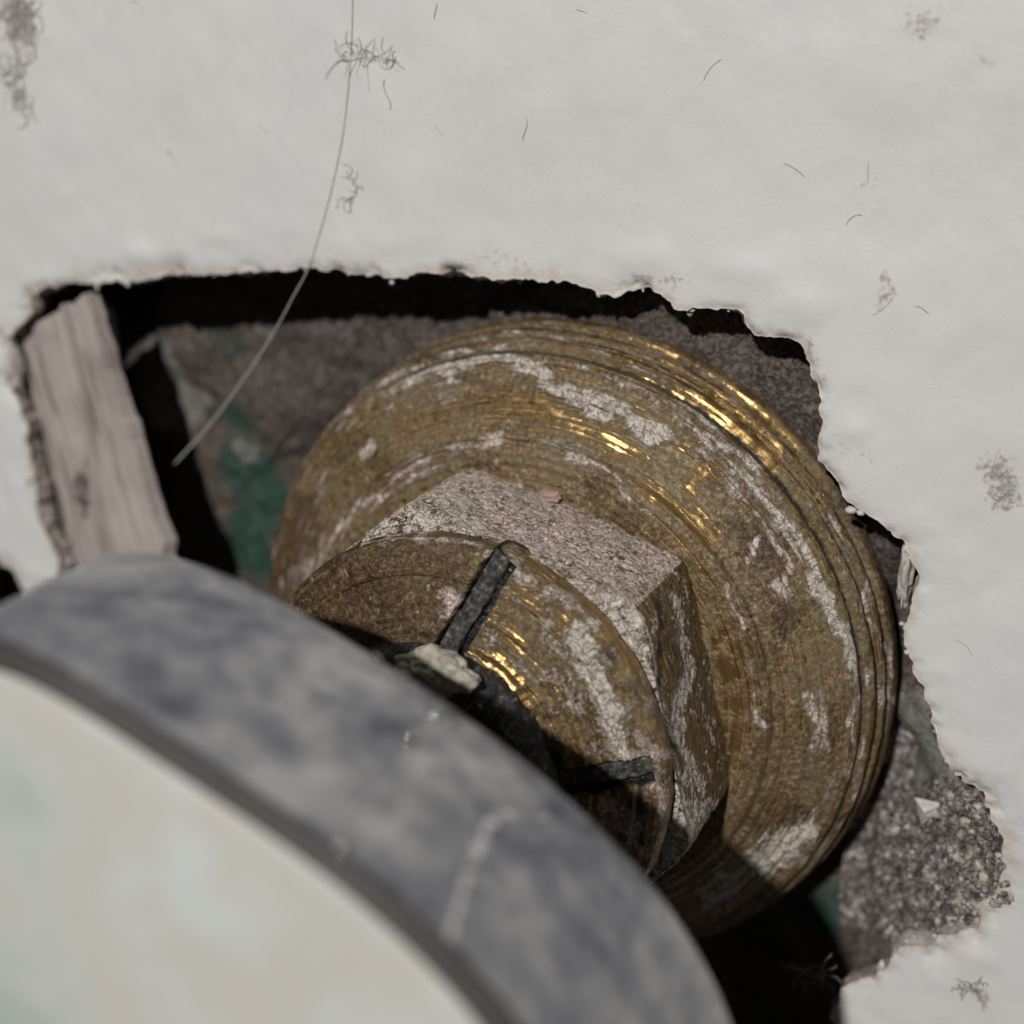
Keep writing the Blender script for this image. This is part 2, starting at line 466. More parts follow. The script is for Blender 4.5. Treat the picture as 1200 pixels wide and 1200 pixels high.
if ((ol - cen) * nrm).sum() < 0: nrm = -nrm
ol = ol + nrm * (fbm(p3, .55, 4, 3) * .42 + fbm(p3, 2.2, 3, 8) * .20)[:, None]
# grid points of the wall face
g = np.arange(-50, 66, .55)
gx, gz = np.meshgrid(np.arange(-62, 50, .55), np.arange(-54, 60, .55))
gp = np.stack([gx.ravel(), gz.ravel()], -1) + RNG.uniform(-.12, .12, (gx.size, 2))
far = [(x, z) for x in np.arange(-130, 131, 8) for z in np.arange(-130, 131, 8) if not (-63 < x < 51 and -55 < z < 61)]
gp = np.concatenate([gp, np.array(far, float)])
def inside(Q, poly):
    r = np.zeros(len(Q), bool)
    x, z = Q[:, 0], Q[:, 1]
    a = poly; b = np.roll(poly, -1, 0)
    for (x0, z0), (x1, z1) in zip(a, b):
        c = ((z0 > z) != (z1 > z))
        with np.errstate(divide='ignore', invalid='ignore'):
            r ^= c & (x < (x1 - x0) * (z - z0) / (z1 - z0 + 1e-12) + x0)
    return r
def odist(Q):
    d = np.empty(len(Q))
    for k in range(0, len(Q), 4000):
        d[k:k + 4000] = np.sqrt(((Q[k:k + 4000, None] - ol[None]) ** 2).sum(-1)).min(1)
    return d
gp = gp[~inside(gp, ol)]
dd = odist(gp)
gp = gp[dd > .22]
# a few finer rows close to the broken edge
rows = [ol + nrm * k for k in (.22, .5, .85)]
rows = np.concatenate(rows); rows = rows[~inside(rows, ol)]; rows = rows[odist(rows) > .15]
pts2 = np.concatenate([ol, rows, gp])
edges = [(i, (i + 1) % NO) for i in range(NO)]
res = delaunay_2d_cdt([Vector(p) for p in pts2], edges, [], 0, 1e-4)
wv = np.array([v[:] for v in res[0]]); wf = np.array([f for f in res[2]])
ctr = wv[wf].mean(1)
wf = wf[~inside(ctr, ol)]
d = odist(wv)
w3 = np.stack([wv[:, 0], np.full(len(wv), WY), wv[:, 1]], -1)
chipw = 0.5 + 1.6 * np.clip(fbm(w3, .16, 3, 21) + .1, 0, 1)
chipd = .15 + 1.7 * np.clip(fbm(w3, .3, 4, 33), 0, 1)
edge = np.exp(-d / chipw)
yoff = chipd * np.exp(-(d / (chipw * .8)) ** 1.6) * (1 + .9 * fbm(w3, 1.6, 4, 5))
yoff -= .25 * np.exp(-((d - 2.2) / 1.1) ** 2) * np.clip(fbm(w3, .3, 2, 44), 0, 1) * 2    # lifted paint near the edge
yoff += fbm(w3, .12, 3, 12) * .22 + fbm(w3, .5, 2, 13) * .05
w3[:, 1] += yoff
stains = [([(1165, 555), (1172, 585)], 20, .75), ([(1083, 22)], 20, .55), ([(1150, 60)], 22, .3), ([(1040, 330), (1037, 350)], 9, .7), ([(685, 130)], 8, .5), ([(20, 5), (25, 35)], 22, .75),
          ([(15, 60), (18, 120)], 14, .5), ([(410, 62), (455, 75)], 14, .5), ([(978, 70)], 10, .4), ([(1160, 75)], 12, .4), ([(1015, 215)], 7, .5), ([(903, 40)], 5, .6),
          ([(1135, 1160), (1148, 1168)], 10, .7), ([(610, 150)], 5, .4), ([(745, 240)], 40, .16), ([(1000, 180)], 60, .14), ([(450, 150)], 50, .13), ([(150, 250)], 60, .14), ([(1100, 420)], 50, .14), ([(702, 282)], 5, .8), ([(300, 145)], 6, .35), ([(980, 525), (1015, 540)], 12, .35),
          ([(560, 305), (640, 318)], 12, .35), ([(735, 325), (790, 335)], 14, .45), ([(930, 400), (960, 450)], 10, .5), ([(1040, 620)], 10, .4), ([(1150, 1060)], 10, .5)]
stain = strokes(w3, stains, 10, .8)
wd = len(w3)
# the broken inside face of the plaster, from the front edge backwards
of = np.array([i for i in range(NO)])
o3 = w3[:NO].copy()
lay = [(.15, .12), (.45, .02), (.8, .15), (1.3, -.05), (1.9, .1), (2.5, .25), (3.1, .5), (3.8, 1.2), (4.8, 2.0), (6.0, 2.4), (7.5, 2.6)]
IV = []; 
for k, (dy, dn) in enumerate(lay):
    q = o3.copy(); q[:, 1] = np.maximum(o3[:, 1] * .0 + WY + dy, o3[:, 1] + .05 * (k + 1))
    s3 = q.copy()
    jit = fbm(s3, .9, 4, 61) * .35 + fbm(s3, .3, 2, 62) * .5
    q[:, 0] += nrm[:, 0] * (dn + jit * min(1, dy)); q[:, 2] += nrm[:, 1] * (dn + jit * min(1, dy))
    IV.append(q)
IV = np.concatenate(IV)
IF = []
for k in range(len(lay)):
    a0 = 0 if k == 0 else wd + (k - 1) * NO
    b0 = wd + k * NO
    i = np.arange(NO); j = (i + 1) % NO
    IF.append(np.stack([a0 + i, a0 + j, b0 + j], -1)); IF.append(np.stack([a0 + i, b0 + j, b0 + i], -1))
wallV = np.concatenate([w3, IV]); wallF = np.concatenate([wf] + IF)
raw = np.r_[sstep(.5, .0, d) * .35, np.repeat([min(1, .25 + dy * .3) for dy, _ in lay], NO)]
wall = mk("wall", wallV, wallF, M_WALL, attrs={'stain': np.r_[stain, np.zeros(len(IV))], 'edge': np.r_[edge, np.ones(len(IV))], 'raw': raw}, origin=np.array([0, WY, 0]))
tag(wall, "off-white painted plaster wall with a ragged hole broken into it", "wall", kind="structure")

# ================================================================== masonry at the back of the hole
ctrl = np.array([(60, 330, 9), (220, 380, 5), (160, 560, 5.5), (280, 560, 6.5), (250, 700, 7), (340, 420, 5.5), (420, 400, 5), (520, 370, 3), (640, 360, .5), (760, 375, -.6),
                 (860, 415, -.6), (930, 460, -.8), (960, 560, -.6), (1020, 640, .2), (1060, 740, 5), (1098, 850, .8), (1110, 920, -.8), (1075, 940, .8), (1050, 850, 9), (1040, 930, 7), (990, 1010, 9), (1010, 1060, 4),
                 (960, 1110, 5), (900, 1080, 12), (900, 1200, 13), (800, 1150, 16), (600, 1150, 16), (400, 1000, 17), (650, 700, 9), (850, 800, 8), (500, 550, 11), (1170, 1020, -.8), (1000, 1180, 2),
                 (1200, 700, 0), (1000, 350, 0), (600, 250, 6), (200, 250, 16), (0, 500, 17), (0, 900, 18)], float)
bx, bz = np.meshgrid(np.arange(-85, 62, .4), np.arange(-75, 66, .4), indexing='ij')
b3 = np.stack([bx.ravel(), np.full(bx.size, 6.0), bz.ravel()], -1)
cw = np.array([at(u, v, y)[[0, 2]] for u, v, y in ctrl])
num = 0; den = 0
for (cx, cz), y in zip(cw, ctrl[:, 2]):
    w_ = 1 / (((b3[:, 0] - cx) ** 2 + (b3[:, 2] - cz) ** 2) + 3.0) ** 1.7
    num = num + w_ * y; den = den + w_
by = num / den
by += fbm(b3, .16, 4, 71) * 1.6 + fbm(b3, .8, 4, 72) * .55 + fbm(b3, 2.4, 2, 73) * .16
b3[:, 1] = by
def wblob(P, items):
    mm_ = np.zeros(len(P)); ww = P[:, [0, 2]] + np.stack([fbm(P, .3, 3, 5), fbm(P, .3, 3, 6)], -1) * 2.0
    for u, v, y, r, s in items:
        c = at(u, v, y)[[0, 2]]
        mm_ = np.maximum(mm_, s * sstep(1.3, .4, np.linalg.norm(ww - c, axis=1) / r))
    return mm_
green = wblob(b3, [(280, 550, 6, 3.2, .85), (295, 640, 7, 3.8, .95), (265, 400, 5, 1.6, .55), (315, 600, 7, 3.4, .85), (278, 490, 6, 2.4, .7), (255, 620, 7, 2.2, .6), (940, 1085, 4, 3, .75), (1010, 1075, 3, 2.5, .45), (870, 1100, 6, 4, .6)])
grey = wblob(b3, [(205, 420, 8, 3.4, 1.0), (225, 470, 8, 3.2, .95), (1090, 870, 0, 4, .8), (1080, 920, 0, 4, .85), (1050, 960, 1, 3, .6), (305, 520, 9, 1.6, .6), (330, 380, 8, 2.0, .6)])
mas = mk("masonry", b3, grid_faces(bx.shape[0], bx.shape[1])[:, ::-1], M_MAS, attrs={'green': green, 'grey': grey})
tag(mas, "dark rough masonry with patches of green paint behind the hole", "masonry", kind="structure")

for k, (u, v, y, sz) in enumerate([(1062, 672, -3.4, (.45, .9, 2.3)), (18, 432, -4.3, (.6, .9, 2.2)), (40, 560, -4.1, (.6, .9, 2.4))]):
    fv, ff = lump(at(u, v, y), sz, 4, .5, 40 + k, 2.4)
    mk("plaster_flake", fv, ff, M_WALL, parent=wall, attrs={'edge': np.full(len(fv), .8), 'raw': np.full(len(fv), .6)})
ec = []
for k in range(260):
    i_ = int(RNG.integers(NO)); sz = RNG.uniform(.07, .30)
    c_ = o3[i_] + np.array([nrm[i_, 0], 0, nrm[i_, 1]]) * RNG.normal(0, .25) + [0, RNG.uniform(-.05, 1.6), 0]
    ec.append(lump(c_, sz * RNG.uniform(.6, 1.5, 3), 1, .45, k, 1.7))
ev, ef = join(ec)
eo = mk("edge_crumbs", ev, ef, M_WALL, parent=wall, attrs={'edge': np.full(len(ev), .7), 'raw': np.full(len(ev), .35)}); eo["kind"] = "stuff"
# coarse gravelly mortar at the lower right edge of the hole
gl = np.array([(1118, 900), (1165, 925), (1200, 990), (1200, 1045), (1165, 1085), (1110, 1120), (1060, 1135), (1015, 1130), (990, 1085), (1005, 1045), (1000, 1020), (1030, 1000), (1035, 970), (1075, 955), (1085, 925)], float)
gparts = []
gv2 = np.array([at(u, v, -2.5) for u, v in gl])
gc = gv2.mean(0)
bx2, bz2 = np.meshgrid(np.linspace(gv2[:, 0].min() - 1.5, gv2[:, 0].max() + 1.5, 120), np.linspace(gv2[:, 2].min() - 1.5, gv2[:, 2].max() + 1.5, 140), indexing='ij')
q = np.stack([bx2.ravel(), np.zeros(bx2.size), bz2.ravel()], -1)
ins = inside(q[:, [0, 2]], gv2[:, [0, 2]])
dg = seg_dist(q[:, [0, 2]], np.r_[gv2, gv2[:1]][:, [0, 2]]) * np.where(ins, 1, -1)
hgt = sstep(-.6, 1.2, dg + fbm(q, .5, 3, 8) * 1.0 + fbm(q, 1.6, 3, 18) * .5)
# worley bumps
seeds = np.stack([RNG.uniform(bx2.min(), bx2.max(), 900), RNG.uniform(bz2.min(), bz2.max(), 900)], -1)
wd2 = np.sqrt(((q[:, None, [0, 2]] - seeds[None]) ** 2).sum(-1)).min(1)
u_ = px(q + np.array([0, -2, 0]))[:, 0]
top = np.interp(u_, [985, 1060, 1120, 1178], [1.5, -1.0, -2.8, -4.3])
q[:, 1] = 4.5 * (1 - hgt) + top * hgt - .55 * np.clip(1 - wd2 / .55, 0, 1) * 1.3 + fbm(q, .45, 4, 9) * .9
gm = mk("coarse_mortar", q, grid_faces(120, 140)[:, ::-1], M_GRAV)
tag(gm, "coarse gravelly mortar at the lower right edge of the hole", "mortar", kind="structure")
gr = []
grs = q[(hgt > .7)]
for k in range(700):
    c = grs[RNG.integers(len(grs))]; s = RNG.uniform(.16, .42)
    gr.append(lump(c + [0, -.08, 0], s * RNG.uniform(.7, 1.3, 3), 1, .35, k, 1.5))
gv_, gf_ = join(gr)
gw = [lump(c + [0, -.1, 0], RNG.uniform(.12, .42) * RNG.uniform(.6, 1.3, 3), 1, .4, k, 1.6) for k, c in enumerate(grs[RNG.integers(len(grs), size=240)]) if px(c[None])[0, 0] + RNG.normal() * 26 > 1125]
wv2, wf2 = join(gw)
gw_ = mk("plaster_crumbs", wv2, wf2, M_CRUMB, parent=gm); gw_["kind"] = "stuff"
gg = mk("sand_grains", gv_, gf_, M_GRAV, parent=gm); gg["kind"] = "stuff"

# ================================================================== wooden strip at the left of the hole
wl = at(15, 392, -3.2); wr = at(108, 344, -3.2); wbl = at(112, 800, -3.2); wbr = at(236, 780, -3.2)
wtl = at(58, 367, -3.2)
nu, nv = 110, 300
U_, V_ = np.meshgrid(np.linspace(0, 1, nu), np.linspace(0, 1, nv), indexing='ij')
topl = wl + (wr - wl) * 0.0
T0 = np.where(U_[..., None] < .45, wl + (wtl - wl) * (U_[..., None] / .45) * .55, wtl + (wr - wtl) * ((U_[..., None] - .45) / .55))
T0 = T0 + (fbm(np.stack([U_.ravel() * 12, U_.ravel() * 0, U_.ravel() * 0], -1), 1.5, 3, 4) * .5).reshape(nu, nv)[..., None] * np.array([0, 0, 1])
B0 = wbl + (wbr - wbl) * U_[..., None]
PW = T0 + (B0 - T0) * V_[..., None]
PW = PW.reshape(-1, 3)
vq = V_.ravel(); uq = U_.ravel()
ragg = fbm(np.stack([vq * 40, uq * 0, uq * 0], -1), .35, 4, 77)
PW[:, 0] += np.where(uq > .5, ragg * .55 * (uq - .5) * 2, 0)
lvw = np.stack([uq * 6, vq * 26, np.zeros_like(uq)], -1)
PW[:, 1] += fbm(lvw * [1.4, .06, 1], 1, 4, 31) * .30 + fbm(PW, .25, 2, 32) * .25 + 1.0 * sstep(.88, 1, uq) ** 2 + .6 * sstep(.1, 0, uq)
idx = np.arange(nu * nv).reshape(nu, nv)
rim = np.r_[idx[:, 0], idx[-1, 1:], idx[::-1, -1][1:], idx[0, ::-1][1:-1]]
shr = (PW.mean(0) - PW[rim]) * np.array([1, 0, .15])
back = PW[rim] + shr * .9 + np.array([0, 3.0, 0]); mid = PW[rim] + shr * .3 + np.array([0, 1.0, 0]); mid[:, 0] += fbm(mid, .8, 3, 3) * .3
WV = np.concatenate([PW, mid, back]); n0 = len(PW); nr = len(rim)
i = np.arange(nr); j = (i + 1) % nr
WF = np.concatenate([grid_faces(nu, nv), np.stack([rim[i], rim[j], n0 + j, n0 + i], -1), np.stack([n0 + i, n0 + j, n0 + nr + j, n0 + nr + i], -1)])
lv_all = np.concatenate([lvw, lvw[rim] + [0.5, 0, 0], lvw[rim] + [1.5, 0, 0]])
wst = strokes(WV, [([(95, 560), (100, 590)], 12, .8), ([(100, 545)], 10, .6)], 6, 1.0)
wood = mk("wooden_strip", WV, WF, M_WOOD, attrs={'lv': lv_all, 'stain': wst}, origin=np.array(at(150, 780, -3)))
tag(wood, "greyish brown weathered wooden strip standing at the left side of the hole", "wood strip")
sp = []
for k in range(14):
    u = random.uniform(.08, .92); v0 = random.uniform(.02, .5); ln = random.uniform(.06, .22)
    i0 = int(u * (nu - 1))
    seq = [PW[i0 * nv + int(min(.99, v0 + ln * t) * (nv - 1))] + np.array([0, -.10 - .12 * math.sin(t * 3.1), 0]) for t in np.linspace(0, 1, 7)]
    sv, sf = tube(seq, .09, 5, [.3, .9, 1, 1, .9, .7, .2])
    s_ = mk("splinter", sv, sf, M_WOOD, parent=wood)
# ================================================================== brass fitting
FIT = empty("brass_fitting", (0, 14, 0), "tarnished round brass pipe fitting with a hexagon and crusty limescale, in the hole", "pipe fitting")

CR = [([(500, 432), (545, 418), (600, 424), (650, 452), (700, 485), (745, 503), (768, 508)], 14, 1.02),
      ([(800, 470), (850, 515), (900, 580), (950, 665), (985, 735), (1003, 800)], 12, .85),
      ([(690, 432), (760, 462), (830, 520), (880, 590)], 9, .7),
      ([(395, 490), (425, 462), (470, 440), (520, 450)], 24, .62), ([(427, 527)], 10, 1.0), ([(380, 560), (350, 640)], 18, .42),
      ([(884, 632), (880, 660)], 6, .8), ([(914, 689), (922, 700)], 12, .85), ([(948, 815), (965, 850), (962, 870)], 10, .85), ([(985, 760), (1010, 860), (995, 930)], 8, .75),
      ([(835, 1050), (880, 1020), (925, 985)], 24, .95), ([(930, 985), (985, 900)], 14, .5),
      ([(858, 690), (872, 780), (895, 835), (902, 860)], 5, .75), ([(890, 745), (905, 800)], 4, .6),
      ([(345, 690), (400, 620), (470, 560), (540, 522), (640, 512), (700, 540)], 15, .66), ([(700, 540), (760, 600)], 6, .7), ([(1015, 700), (1040, 790), (1048, 860)], 7, .8), ([(860, 470), (915, 520), (960, 590), (1000, 660)], 5, .6), ([(850, 555), (890, 610), (930, 690)], 8, .7), ([(560, 395), (660, 395), (760, 430)], 5, .55)]
WH = [([(500, 432), (600, 424), (700, 485), (768, 508)], 22, 1.0), ([(850, 515), (950, 665), (1003, 800)], 20, .9), ([(835, 1050), (925, 985)], 40, .8), ([(427, 527)], 14, .8),
      ([(948, 815), (962, 870)], 20, .4), ([(914, 689)], 20, .5)]
TARN0 = [([(345, 600), (340, 680)], 50, 1.0), ([(430, 500), (480, 480)], 70, .62), ([(860, 620), (900, 660), (905, 740)], 38, .85), ([(690, 560), (760, 600)], 26, .75),
         ([(960, 880), (900, 980), (830, 1040)], 70, .75), ([(880, 900)], 60, .6), ([(1000, 950), (940, 1030)], 30, .9), ([(450, 440), (540, 395), (640, 385)], 26, .85), ([(640, 450), (700, 470)], 22, .7), ([(930, 640), (985, 720), (1010, 820)], 26, .8)]
BRIGHT = [([(765, 565), (790, 588), (830, 630)], 9, .9), ([(815, 560), (840, 545)], 9, .6), ([(825, 465), (865, 492), (905, 535)], 12, .95), ([(870, 455), (930, 520)], 8, .8), ([(570, 470), (660, 480), (740, 525)], 16, .35),
          ([(850, 760), (870, 850), (860, 900)], 20, .4)]
DARK = [([(600, 385), (700, 395), (800, 440)], 3, .5)]

def brass_part(name, prof, nt, npf, rfun=None, it=1, amp=.05, tarn=.45, crust=.0, par=None, mod=None, extra=None):
    P, F, N, lv = lathe(prof, nt, npf, rfun, it=it)
    cr = np.maximum(strokes(P, CR, 9, .7), crust); wh = strokes(P, WH, 6, .5); ta = np.maximum(strokes(P, TARN0, 14, .4), tarn)
    dk = strokes(P, DARK, 4, .6)
    bt = strokes(P, BRIGHT, 9, .5)
    ta = ta * (1 - bt * .85); cr = cr * (1 - bt * .6)
    at_ = {'crust': cr, 'white': wh, 'tarn': ta, 'dark': dk}
    if mod: P = mod(P, N, at_) 
    if name in ('shoulder', 'rim_ring', 'body'): at_['film'] = np.ones(len(P))
    elif name == 'hub': at_['film'] = np.full(len(P), .6)
    dsp = fbm(P, .35, 3, 3) * amp + fbm(P, 1.4, 3, 4) * amp * .6
    dsp += at_['crust'] * (.06 + .13 * np.clip(fbm(P, 1.9, 3, 14) + .3, 0, 1.2))
    P = P + N * dsp[:, None]
    at_['lv'] = lv
    return mk(name, P, F, M_BRASS, parent=par or FIT, attrs=at_)

def arc(cr_, cy, r, a0, a1, n=8):
    return [(cr_ + r * math.cos(math.radians(a)), cy + r * math.sin(math.radians(a))) for a in np.linspace(a0, a1, n)]

brass_part("body", [(20.6, 14.0), (20.6, 6), (20.8, 1.2), (21.2, .8)], 240, 40, tarn=.7)
# three turned rings on the rim, grooves between them
def groove_mod(P, N, A):
    r = np.hypot(P[:, 0], P[:, 2])
    A['dark'] = np.maximum(A['dark'], sstep(22.9, 22.3, r) * .75)        # darker towards the groove bottoms
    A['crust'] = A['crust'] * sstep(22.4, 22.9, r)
    wob = fbm(np.stack([np.arctan2(P[:, 2], P[:, 0]) * 6, P[:, 1] * 0, P[:, 1] * 0], -1), 1.0, 3, 41) * .10
    return P + N * wob[:, None]
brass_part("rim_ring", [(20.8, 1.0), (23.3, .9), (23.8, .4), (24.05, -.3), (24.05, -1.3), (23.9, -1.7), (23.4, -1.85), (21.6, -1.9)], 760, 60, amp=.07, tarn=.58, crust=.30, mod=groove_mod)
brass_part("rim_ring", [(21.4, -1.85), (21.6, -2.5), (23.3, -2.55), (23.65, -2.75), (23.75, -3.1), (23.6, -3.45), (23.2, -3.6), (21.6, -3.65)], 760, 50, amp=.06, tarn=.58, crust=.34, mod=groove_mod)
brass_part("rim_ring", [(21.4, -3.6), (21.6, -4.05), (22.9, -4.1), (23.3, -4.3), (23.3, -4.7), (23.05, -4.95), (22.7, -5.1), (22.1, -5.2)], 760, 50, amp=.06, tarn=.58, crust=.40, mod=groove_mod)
# the domed shoulder with a small turned step
def shoulder_mod(P, N, A):
    r = np.hypot(P[:, 0], P[:, 2])
    turn = np.sin(r * 9.0) * .018 + np.sin(r * 4.1 + 1) * .02
    return P + N * turn[:, None]
brass_part("shoulder", [(21.6, -5.1), (22.1, -5.3), (22.5, -5.45), (22.55, -5.8), (22.2, -6.15), (21.6, -6.4), (20.6, -6.85), (19.4, -7.4), (18.2, -7.95), (17.6, -8.2), (17.42, -8.32), (17.34, -8.65), (17.1, -8.8), (16.4, -8.9), (15, -8.95), (12.5, -8.95)],
           760, 230, amp=.05, tarn=.66, crust=.10, mod=shoulder_mod)

# hexagon
ROT = math.radians(104.04)
RH = 15.95
AP = RH * math.cos(math.pi / 6)
def hexr(T, r, y):
    a = (T - ROT + math.pi / 6) % (math.pi / 3) - math.pi / 6
    a = np.where(a > 0, a, a)
    # angle from the nearest flat's normal
    b = (T - ROT) % (math.pi / 3) - math.pi / 6
    hr = AP / np.cos(b)
    hr = -np.log(np.exp(-hr * 3.2) + np.exp(-(RH - .35) * 3.2)) / 3.2 + .10
    cone = AP + .35 + (y + 18.25) * 2.2                     # turned chamfer on the front corners
    lim = np.minimum(hr, np.maximum(cone, 5))
    return np.where(r >= 15.9, np.where(y < -16.5, lim, hr), np.minimum(r, lim))
def hex_mod(P, N, A):
    Q = px(P)
    th = np.degrees(np.arctan2(P[:, 2], P[:, 0]))
    r = np.hypot(P[:, 0], P[:, 2])
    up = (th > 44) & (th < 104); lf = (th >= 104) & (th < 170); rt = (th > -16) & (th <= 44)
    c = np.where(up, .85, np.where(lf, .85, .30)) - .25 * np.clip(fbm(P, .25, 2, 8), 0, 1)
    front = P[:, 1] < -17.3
    c = np.where(front, .8, c)
    gold = strokes(P, [([(705, 560), (760, 590), (800, 615)], 16, 1.0), ([(745, 625), (800, 610)], 8, .6)], 6, .8)
    c = c * (1 - gold)
    st = strokes(P, [([(793, 705), (800, 740), (808, 785), (796, 815), (803, 870), (820, 915)], 8, 1.0), ([(815, 912)], 16, 1.0), ([(830, 700), (840, 760), (832, 850)], 5, .6), ([(780, 1000), (830, 950)], 20, .9),
                     ([(720, 745), (745, 800), (760, 850)], 26, .9)], 7, 1.0)
    A['crust'] = np.maximum(c, st)
    A['white'] = np.maximum(np.maximum(st, np.where(front, .65, np.where(lf, .55, 0))), strokes(P, [([(640, 700), (740, 720)], 22, .6), ([(340, 700), (420, 620)], 26, .8), ([(470, 610), (540, 610)], 26, 1.0)], 8, .6))
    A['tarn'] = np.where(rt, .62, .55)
    A['dark'] = strokes(P, [([(540, 532), (485, 585)], 2.5, .62), ([(770, 700), (780, 840), (800, 900)], 5, .55), ([(705, 640), (735, 650)], 5, .45)], 4, 1.0)
    return P + N * ((fbm(P, .5, 4, 51) * .22 + np.clip(fbm(P, 1.6, 3, 52), 0, 1) * .16) * np.where(rt, .6, 1))[:, None]
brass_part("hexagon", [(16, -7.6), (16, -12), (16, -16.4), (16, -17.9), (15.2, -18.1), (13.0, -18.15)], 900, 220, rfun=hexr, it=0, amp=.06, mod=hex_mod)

# hub in front of the hexagon with two grime filled slots
SL = [((3.75, 13.5), (0.85, 7.4), 1.75), ((13.3, 2.0), (7.8, .75), 1.7)]
def slot_mask(P, grow=0.0):
    m = np.zeros(len(P))
    for a, b, w_ in SL:
        a = np.array(a); b = np.array(b); L = np.linalg.norm(b - a); t = (b - a) / L
        q2 = P[:, [0, 2]] - a; al = q2 @ t; ac = np.abs(q2 @ np.array([-t[1], t[0]])) + fbm(P, 1.2, 3, 77) * .10
        m = np.maximum(m, sstep(w_ / 2 + .10 + grow, w_ / 2 - .05 + grow, ac) * sstep(-.10, .08, al) * (al < L + .5))
    return m
def hub_mod(P, N, A):
    r = np.hypot(P[:, 0], P[:, 2]); th = np.degrees(np.arctan2(P[:, 2], P[:, 0]))
    ring = np.sin(r * 7.5) * .05 * sstep(13.2, 11.5, r) + np.where((r > 12.0) & (r < 12.5), -.16, 0)
    P = P + N * ring[:, None]
    left = sstep(72, 84, th)
    A['tarn'] = np.maximum(.56, left * .95)
    st = strokes(P, [([(672, 745), (690, 790), (715, 840), (735, 885)], 17, 1.0), ([(735, 885), (790, 880)], 10, .9), ([(575, 655), (600, 668)], 9, 1.0), ([(610, 680), (660, 700), (700, 740)], 12, .72),
                     ([(640, 735), (680, 850), (700, 890)], 14, .45), ([(755, 860), (770, 930), (775, 990)], 10, .75), ([(715, 950), (745, 985)], 18, .8),
                     ([(530, 700), (525, 725)], 14, .85), ([(400, 640), (480, 625), (560, 640)], 6, .6)], 8, 1.0)
    A['crust'] = np.maximum(st, .32 - .2 * left + .25 * fbm(P, .5, 3, 88))
    A['white'] = strokes(P, [([(672, 745), (735, 885)], 26, 1.0), ([(590, 662)], 20, 1.0), ([(765, 980), (770, 900)], 22, .4)], 8, 1.0)
    gl = strokes(P, [([(575, 780), (600, 800), (625, 835)], 10, 1.0), ([(680, 690), (705, 730), (740, 780)], 5, .9)], 4, 1.0)
    A['tarn'] = A['tarn'] * (1 - gl * .9); A['crust'] = A['crust'] * (1 - gl)
    A['dark'] = np.maximum(np.maximum(A['dark'] * 0, strokes(P, [([(690, 740), (735, 800), (765, 860)], 6, .45), ([(625, 870), (655, 900)], 7, .7), ([(748, 920), (752, 990)], 6, .6)], 5, 1.0)), slot_mask(P) * .9)
    return P + np.array([0, 1.0, 0]) * (slot_mask(P) * 1.0)[:, None] + N * (fbm(P, 1.1, 3, 53) * .10)[:, None]
hub = brass_part("hub", [(13.9, -18.0), (14.12, -18.4), (14.15, -19.4), (14.0, -19.85), (13.6, -20.1), (12.6, -20.45), (11.2, -20.95), (10.0, -21.4), (9.0, -21.75), (8.2, -22.0), (7.6, -22.0), (7.4, -21.2)], 900, 220, amp=.05, mod=hub_mod)
for a, b, w_ in SL:
    a = np.array(a); b = np.array(b); t = (b - a) / np.linalg.norm(b - a); n = np.array([-t[1], t[0]])
    n = n if n[0] < 0 or abs(n[0]) < .5 and n[1] > 0 else -n
    L = np.linalg.norm(b - a)
    uu, vv = np.meshgrid(np.linspace(0, 1, 60), np.linspace(-1, 1, 24), indexing='ij')
    w2 = w_ * .40
    x2 = a + t * (uu[..., None] * L) + n * (vv[..., None] * w2 + .16)
    P = np.stack([x2[..., 0], np.zeros_like(uu), x2[..., 1]], -1).reshape(-1, 3)
    rr = np.hypot(P[:, 0], P[:, 2])
    ysurf = np.interp(rr, [8.2, 10, 11.2, 12.6, 13.6, 14.0, 14.6], [-22, -21.4, -20.95, -20.45, -20.1, -19.85, -19.3])
    P[:, 1] = ysurf + .42 + .9 * sstep(.75, 1.0, np.abs(vv.ravel())) + fbm(P, 1.3, 4, 6) * .34
    P[:, [0, 2]] += n * (fbm(P, .9, 3, 16) * .16)[:, None]
    mk("slot_filling", P, grid_faces(60, 24), M_SLOT, parent=hub, origin=np.array(FIT.location) / MM)
# black rubber seal and the spindle that carries the cover
P, F, N, lv = lathe(arc(6.6, -22.3, 1.75, 120, -140, 26), 420, 60, it=0)
P = P + N * (fbm(P, .7, 4, 24) * .28)[:, None]
mk("rubber_seal", P, F, M_RUB, parent=FIT)
P, F, N, lv = lathe([(4.6, -20), (4.6, -48.8), (.05, -48.9)], 96, 60, it=0)
mk("spindle", P, F, M_BRASS, parent=FIT, attrs={'tarn': np.full(len(P), .5), 'lv': lv})
# hard lumps of limescale sitting on the metal
for k, (u, v, y, s) in enumerate([(427, 527, -6.4, (.75, .3, .9)), (914, 688, -6.9, (.8, .22, .9)), (958, 835, -6.0, (.45, .2, 1.1)), (885, 640, -7.1, (.25, .2, .6)), 
                                  (936, 820, -6.3, (.3, .2, .5))]):
    lv_, lf_ = lump(at(u, v, y), s, 3, .4, k + 3, 1.6)
    mk("scale_lump", lv_, lf_, M_CRUMB if k in (1, 2) else M_CHIP, parent=FIT)

